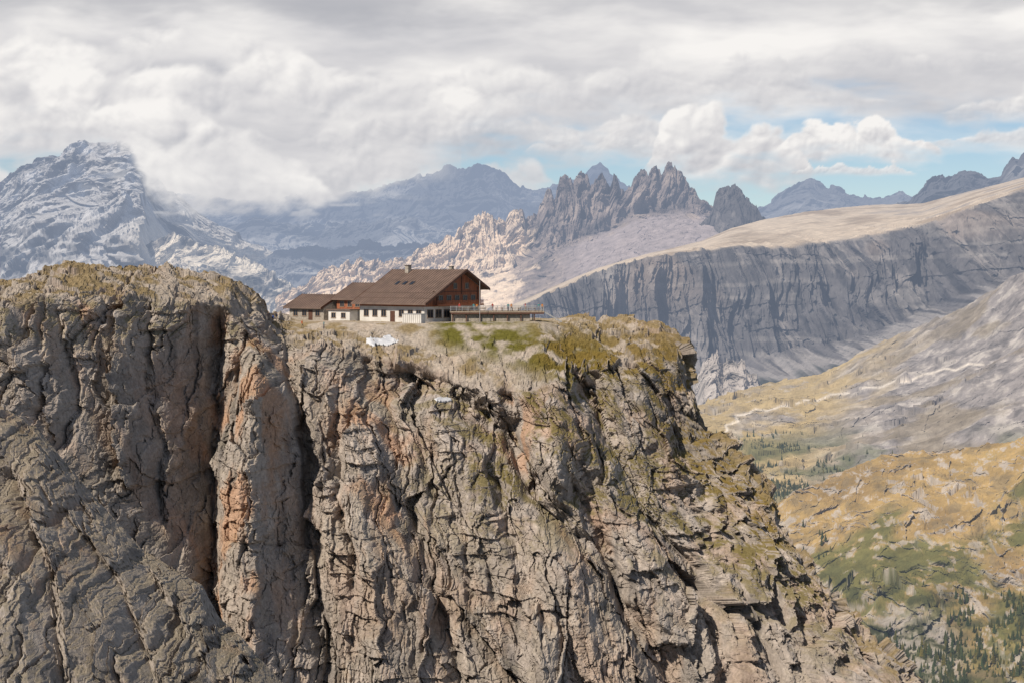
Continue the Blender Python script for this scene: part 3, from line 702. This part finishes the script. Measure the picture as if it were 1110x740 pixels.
win_side([(1.8,1.8),(4.4,1.8),(7,1.8),(9.6,1.8),(12.2,1.8),(14.8,1.8)],0,1.7,1.6,lodge,"gable_ground")
win_side([(5.0,4.9),(7.6,4.9),(10.2,4.9),(12.8,4.9),(15.4,4.9)],0.1,1.3,1.3,lodge,"gable_upper")
win_side([(9.6,7.6),(13.4,7.6)],0.1,1.0,1.1,lodge,"gable_attic")
boxes("balcony",[(0.103,1.5,2.5,17.5,3.42,3.58),(1.42,1.5,2.5,17.5,4.45,4.55),(1.42,1.5,2.5,17.5,3.6,3.75)]+[(1.43,1.49,2.5+i*.3,2.6+i*.3,3.75,4.45) for i in range(50)],wood,lodge)
boxes("gable_beams",[(0.103,0.22,3.7,3.95,3.6,6.4),(0.103,0.22,11.55,11.8,5.9,10.2),(0.103,0.22,16.8,17.0,3.6,7.4),(0.103,0.2,2.5,17.9,6.35,6.5)],wooddk,lodge)
sl=(11.15-3.95)/13.2
def zr(y): return 3.95+(y+1.5)*sl
for i,xc in enumerate((-13.6,-11.4,-9.2)):
    y0=5.6;y1=6.7
    prism("skylight_%d"%(i+1),[(y0,zr(y0)+.004),(y0,zr(y0)+.14),(y1,zr(y1)+.14),(y1,zr(y1)+.004)],xc-.45,xc+.45,glass,lodge)
boxes("snow_guards",[(-19.8,1.2,yy,yy+.06,zr(yy)+.05,zr(yy)+.2) for yy in (0.4,2.4)],roofl,lodge)
boxes("chimneys",[(-15.2,-14.2,10.2,11.2,9,12.0),(-4.4,-3.6,12.6,13.4,9,11.8)],stone,lodge)
boxes("chimney_caps",[(-15.35,-14.05,10.05,11.35,12.003,12.12),(-4.5,-3.5,12.5,13.5,11.803,11.9)],roofl,lodge)
prism("middle_walls",[(2,-2),(13,-2),(13,6.0),(8,7.8),(2,5.0)],-28,-19.003,plaster,lodge)
boxes("middle_cladding",[(-27.98,-20.25,1.92,1.997,2.5,4.95)],wood,lodge)
prism("middle_cladding_side",[(2.02,2.5),(12.98,2.5),(12.98,5.9),(8,7.7),(2.02,4.9)],-28.08,-28.003,wood,lodge)
roof("middle_roof",1.0,4.7,8,8.2,14,5.8,-28.9,-20.4,lodge)
win_front([(-26.3,1.4),(-23.6,1.4)],2,1.2,1.2,lodge,"middle_low")
win_front([(-26.3,3.6),(-23.9,3.6),(-21.6,3.6)],1.92,1.2,1.1,lodge,"middle_up")
prism("annex_walls",[(-1,-2),(8.5,-2),(8.5,3.2),(4,5.1),(-1,2.9)],-40,-29.1,stone,lodge)
roof("annex_roof",-1.9,2.75,4,5.6,9.6,3.0,-41,-29.2,lodge)
win_front([(-38,1.5),(-35.2,1.5),(-31,1.5)],-1,1.3,1.2,lodge,"annex")
boxes("annex_door",[(-33.9,-32.6,-1.06,-1.003,0,2.2)],wooddk,lodge)
boxes("lean_to_walls",[(-26,-19.5,-2.6,1.9,-2,2.3)],plaster,lodge)
boxes("lean_to_roof",[(-26.4,-19.1,-3.0,1.9,2.303,2.5)],roofm,lodge)
win_front([(-24.4,1.2),(-21.4,1.2)],-2.6,1.2,1.0,lodge,"lean_to")

def wpt(px,d): return (px-555)/F*d
terr=empty("terrace_deck",(wpt(488,404),404,ZB+2.3),math.radians(4))
L=20.0
boxes("deck",[(0,L,0,9,-.25,0)],deckm,terr)
boxes("deck_beam",[(0.1,L-.1,-.02,.15,-.6,-.253),(0.1,L-.1,4.4,4.6,-.6,-.253),(L-.2,L-.05,.2,8.9,-.6,-.253)],wooddk,terr)
boxes("supports",[(x_,x_+.22,.2,.42,-4.5,-.603) for x_ in np.arange(.4,L,2.9)]+[(x_,x_+.22,4.4,4.6,-4.5,-.603) for x_ in np.arange(.4,L,2.9)],wooddk,terr)
boxes("base_wall",[(0.3,L-3,.8,8.5,-4.5,-.62)],stone,terr)
rl=[(0,L,0,.08,1.0,1.1),(0,L,0.01,.05,.66,.72),(0,L,0.01,.05,.34,.4),(L-.06,L,.06,9,1.02,1.1),(L-.05,L-.01,.06,9,.68,.72),(L-.05,L-.01,.06,9,.36,.4),(0,L,8.94,9,1.02,1.1),(0,L,8.95,8.99,.5,.55)]
rl+=[(x_,x_+.09,-.02,.09,0,1.12) for x_ in np.arange(0,L,1.25)]+[(L-.07,L+.01,y_,y_+.07,0,1.12) for y_ in np.arange(1.4,9,1.5)]+[(x_,x_+.07,8.93,9.01,0,1.12) for x_ in np.arange(0,L,1.5)]
boxes("railing",rl,metal,terr)
stairs=empty("terrace_stairs",(wpt(488,404)+L+.05,405.2,ZB+2.3),math.radians(4))
boxes("steps",[(i*.3,i*.3+.3,0,1.4,-.17*(i+1)-.1,-.17*(i+1)) for i in range(12)],deckm,stairs)
boxes("stringers",[(i*.3,i*.3+.3,-.06,-.003,-.17*(i+1)-.3,-.17*(i+1)+.02) for i in range(12)],metal,stairs)
def table(loc,i):
    e=empty("picnic_table",loc,rng.uniform(-.1,.1))
    boxes("top",[(-.9,.9,-.37,.37,.71,.75)],deckm,e);boxes("benches",[(-.9,.9,-.85,-.58,.41,.45),(-.9,.9,.58,.85,.41,.45)],deckm,e)
    boxes("legs",[(-.7,-.62,-.8,.8,.3,.38),(.62,.7,-.8,.8,.3,.38),(-.7,-.62,-.5,-.42,0,.7),(-.7,-.62,.42,.5,0,.7),(.62,.7,-.5,-.42,0,.7),(.62,.7,.42,.5,0,.7)],wooddk,e)
tz=ZB+2.3
tx=wpt(488,404)
for i,(a,b) in enumerate([(3.5,2.5),(7,2.6),(10.5,2.4),(14,2.7),(17.5,2.5),(7,6),(12,6.2),(16,6)]): table((tx+a-b*.07,404+b+a*.07,tz),i)
tank=empty("storage_container",(wpt(436,392),392,ZB-.1),math.radians(-20))
boxes("body",[(0,4.2,0,2.2,.1,2.1)],plaster,tank);boxes("ribs",[(x_,x_+.08,-.05,-.003,.15,2.05) for x_ in np.arange(.2,4.1,.45)],conc,tank);boxes("lid",[(-.05,4.25,-.08,2.25,2.103,2.2)],metal,tank)
wall=empty("retaining_wall",(wpt(470,391),391,ZB-1),math.radians(5))
boxes("stones",[(i*1.1,i*1.1+1.07,-.04*(i%3),.7,-1.5,1.15+.12*((i*7)%3)) for i in range(16)],stone,wall)
pole=empty("flag_pole",(wpt(520,402),402,tz))
boxes("mast",[(-.05,.05,-.05,.05,-4,6.5)],metal,pole)

# ================================================================ PEOPLE
def person(loc,rz,jacket,trousers,hair,pose=0,h=1.0,pack=None):
    me=bpy.data.meshes.new("p");o=bpy.data.objects.new("ptmp",me);scene.collection.objects.link(o)
    st=0.16 if pose==1 else 0.03
    V=[(0,0,.95),(0,0,1.12),(0,0.01,1.30),(0,0.01,1.45),(0,0,1.52),(0,-.01,1.60),(0,-.02,1.69),(0,-.01,1.76),
       (.17,0,1.42),(.23,.02,1.15),(.24,-.08 if pose!=2 else -.2,.93 if pose!=2 else 1.15),(.24,-.11 if pose!=2 else -.3,.84 if pose!=2 else 1.2),
       (-.17,0,1.42),(-.23,.02,1.15),(-.24,-.08,.93),(-.24,-.11,.84),
       (.09,0,.90),(.10,-st-.01,.50),(.10,-st+.05,.09),(.10,-st-.12,.04),
       (-.09,0,.90),(-.10,st*.6,.50),(-.10,st+.05,.09),(-.10,st-.12,.04),(0,-.115,1.67)]
    E=[(0,1),(1,2),(2,3),(3,4),(4,5),(5,6),(6,7),(3,8),(8,9),(9,10),(10,11),(3,12),(12,13),(13,14),(14,15),(0,16),(16,17),(17,18),(18,19),(0,20),(20,21),(21,22),(22,23),(6,24)]
    R=[.14,.125,.15,.12,.055,.07,.10,.06,.075,.05,.038,.04,.075,.05,.038,.04,.10,.07,.045,.045,.10,.07,.045,.045,.015]
    me.from_pydata(V,E,[]);me.update()
    sk=o.modifiers.new("s",'SKIN');o.modifiers.new("ss",'SUBSURF').levels=1
    for i,r in enumerate(R): me.skin_vertices[0].data[i].radius=(r,r*.8 if i<4 else r)
    me.skin_vertices[0].data[0].use_root=True
    bpy.context.view_layer.update()
    dg=bpy.context.evaluated_depsgraph_get();m2=bpy.data.meshes.new_from_object(o.evaluated_get(dg))
    bpy.data.objects.remove(o)
    m2.name="person"
    for m in (jacket,trousers,skin,hair,boot): m2.materials.append(m)
    for p in m2.polygons:
        c=p.center;p.use_smooth=True
        if c.z>1.53: i=3 if (c.y>-.03 or c.z>1.74) else 2
        elif c.z<.13: i=4
        elif c.z<.93 and abs(c.x)<.19: i=1
        elif abs(c.x)>.19 and c.z<.9: i=2
        else: i=0
        p.material_index=i
    ob=bpy.data.objects.new("person",m2);scene.collection.objects.link(ob);ob.location=loc;ob.rotation_euler=(0,0,rz);ob.scale=(h,h,h)
    if pack:
        V=[(a*.15,.12+b*.09+(.02 if c>0 else 0),1.22+c*.22) for a in(-1,1) for b in(-1,1) for c in(-1,1)]
        pk=meshobj("backpack",V,[(0,1,3,2),(4,6,7,5),(0,4,5,1),(2,3,7,6),(1,5,7,3),(0,2,6,4)],pack,ob,bev=.05)
    return ob
skin=simple_mat("skin",(0.5,0.3,0.22),0.6,var=.05);boot=simple_mat("boots",(0.06,0.05,0.04),.8)
hm=[simple_mat("hair_dark",(0.03,0.02,0.015)),simple_mat("hair_brown",(0.12,0.07,0.04))]
jk=[simple_mat("jacket_blue",(0.03,0.07,0.25)),simple_mat("jacket_red",(0.4,0.04,0.03)),simple_mat("jacket_black",(0.02,0.02,0.025)),simple_mat("jacket_teal",(0.04,0.2,0.22)),simple_mat("jacket_white",(0.6,0.6,0.6)),simple_mat("jacket_orange",(0.55,0.2,0.03))]
tr=[simple_mat("trousers_dark",(0.03,0.03,0.035)),simple_mat("trousers_tan",(0.2,0.16,0.11)),simple_mat("trousers_navy",(0.03,0.04,0.09))]
def ground_near(px,py,dmax=420):
    p=pick(px,py,330,dmax);return (float(p[0]),float(p[1]),float(p[2])-.02)
for i,(px,py) in enumerate([(294,347),(298,348),(302,347),(305,348),(328,353),(350,354)]):
    person(ground_near(px,py),[0.3,2.6,-1.2,1.5,1.6,-1.4][i],jk[[2,0,2,4,5,3][i]],tr[i%3],hm[i%2],pose=i%3,h=[1,.96,1.03,.94,1,.97][i],pack=jk[[1,3,0,2,1,0][i]] if i%2==0 else None)
for i,(a,b,r) in enumerate([(2,1.0,0.2),(5,.8,2.9),(5.7,.9,-2.8),(9,1.1,.5),(12.3,.8,0),(13,.9,.4),(16,1.2,2),(18.8,.8,-.3),(19.6,1.3,2.5)]):
    person((tx+a-b*.07,404+b+a*.07,tz),r,jk[(i*2+1)%6],tr[(i+1)%3],hm[i%2],pose=(i*2)%3,h=1-.02*(i%3))
print("building",time.time()-T0)

# ================================================================ WORLD
W=bpy.data.worlds.new("World");scene.world=W;W.use_nodes=True;nt=W.node_tree;nt.nodes.clear();L=nt.links.new
try:
    W.cycles.sampling_method='MANUAL';W.cycles.sample_map_resolution=512
except Exception as e: print(e)
SUN_AZ=math.radians(214);SUN_EL=math.radians(41)
out=nn(nt,'ShaderNodeOutputWorld')
sky=nn(nt,'ShaderNodeTexSky',sky_type='NISHITA');sky.sun_disc=False;sky.sun_elevation=SUN_EL;sky.sun_rotation=SUN_AZ
sky.altitude=2700;sky.dust_density=0.4;sky.ozone_density=2.5
bg=nn(nt,'ShaderNodeBackground');bg.inputs['Strength'].default_value=0.08;L(sky.outputs[0],bg.inputs['Color'])
tc=nn(nt,'ShaderNodeTexCoord')
def M(op,a,b=None,c=None,clamp=False):
    n=nn(nt,'ShaderNodeMath',operation=op);n.use_clamp=clamp
    for i,v in enumerate((a,b,c)):
        if v is None: continue
        if isinstance(v,(int,float)): n.inputs[i].default_value=v
        else: L(v,n.inputs[i])
    return n.outputs[0]
sp=nn(nt,'ShaderNodeSeparateXYZ');L(tc.outputs['Generated'],sp.inputs[0])
mp=nn(nt,'ShaderNodeMapping');mp.inputs['Scale'].default_value=(3,3,8);L(tc.outputs['Generated'],mp.inputs['Vector'])
n=nn(nt,'ShaderNodeTexNoise');n.inputs['Scale'].default_value=1;n.inputs['Detail'].default_value=5;n.inputs['Roughness'].default_value=0.55;L(mp.outputs[0],n.inputs['Vector'])
mr=nn(nt,'ShaderNodeMapRange',interpolation_type='SMOOTHSTEP');mr.inputs['From Min'].default_value=0.46;mr.inputs['From Max'].default_value=0.62;L(n.outputs['Fac'],mr.inputs['Value'])
fy=nn(nt,'ShaderNodeMapRange');fy.inputs['From Min'].default_value=0.90;fy.inputs['From Max'].default_value=0.94;L(sp.outputs[1],fy.inputs['Value'])
fz=nn(nt,'ShaderNodeMapRange');fz.inputs['From Min'].default_value=0.29;fz.inputs['From Max'].default_value=0.24;L(sp.outputs[2],fz.inputs['Value'])
mask=M('MULTIPLY',mr.outputs['Result'],M('SUBTRACT',1.0,M('MULTIPLY',fy.outputs['Result'],fz.outputs['Result'])))
cr=nn(nt,'ShaderNodeValToRGB');L(n.outputs['Fac'],cr.inputs[0])
e=cr.color_ramp.elements;e[0].position=0.4;e[0].color=(0.60,0.59,0.58,1);e[1].position=0.75;e[1].color=(0.38,0.38,0.41,1)
bc_=nn(nt,'ShaderNodeBackground');bc_.inputs['Strength'].default_value=1.0;L(cr.outputs[0],bc_.inputs['Color'])
mx=nn(nt,'ShaderNodeMixShader');L(mask,mx.inputs[0]);L(bg.outputs[0],mx.inputs[1]);L(bc_.outputs[0],mx.inputs[2]);L(mx.outputs[0],out.inputs[0])

sun=bpy.data.lights.new("sun",'SUN');sun.energy=4.5;sun.angle=math.radians(1.0);sun.color=(1,0.90,0.77)
so=bpy.data.objects.new("sun",sun);scene.collection.objects.link(so)
dv=Vector((math.sin(SUN_AZ)*math.cos(SUN_EL),math.cos(SUN_AZ)*math.cos(SUN_EL),math.sin(SUN_EL)))
so.rotation_euler=dv.to_track_quat('Z','Y').to_euler();so.location=(-200,-100,300)

cam=bpy.data.cameras.new("camera");co=bpy.data.objects.new("camera",cam);scene.collection.objects.link(co)
cam.sensor_width=36;cam.lens=36*F/1110;cam.shift_y=-80/1110;cam.clip_start=1;cam.clip_end=200000
co.rotation_euler=(math.radians(90),0,0);scene.camera=co
scene.view_settings.view_transform='Standard';scene.view_settings.look='None';scene.view_settings.exposure=0
print("done",time.time()-T0)
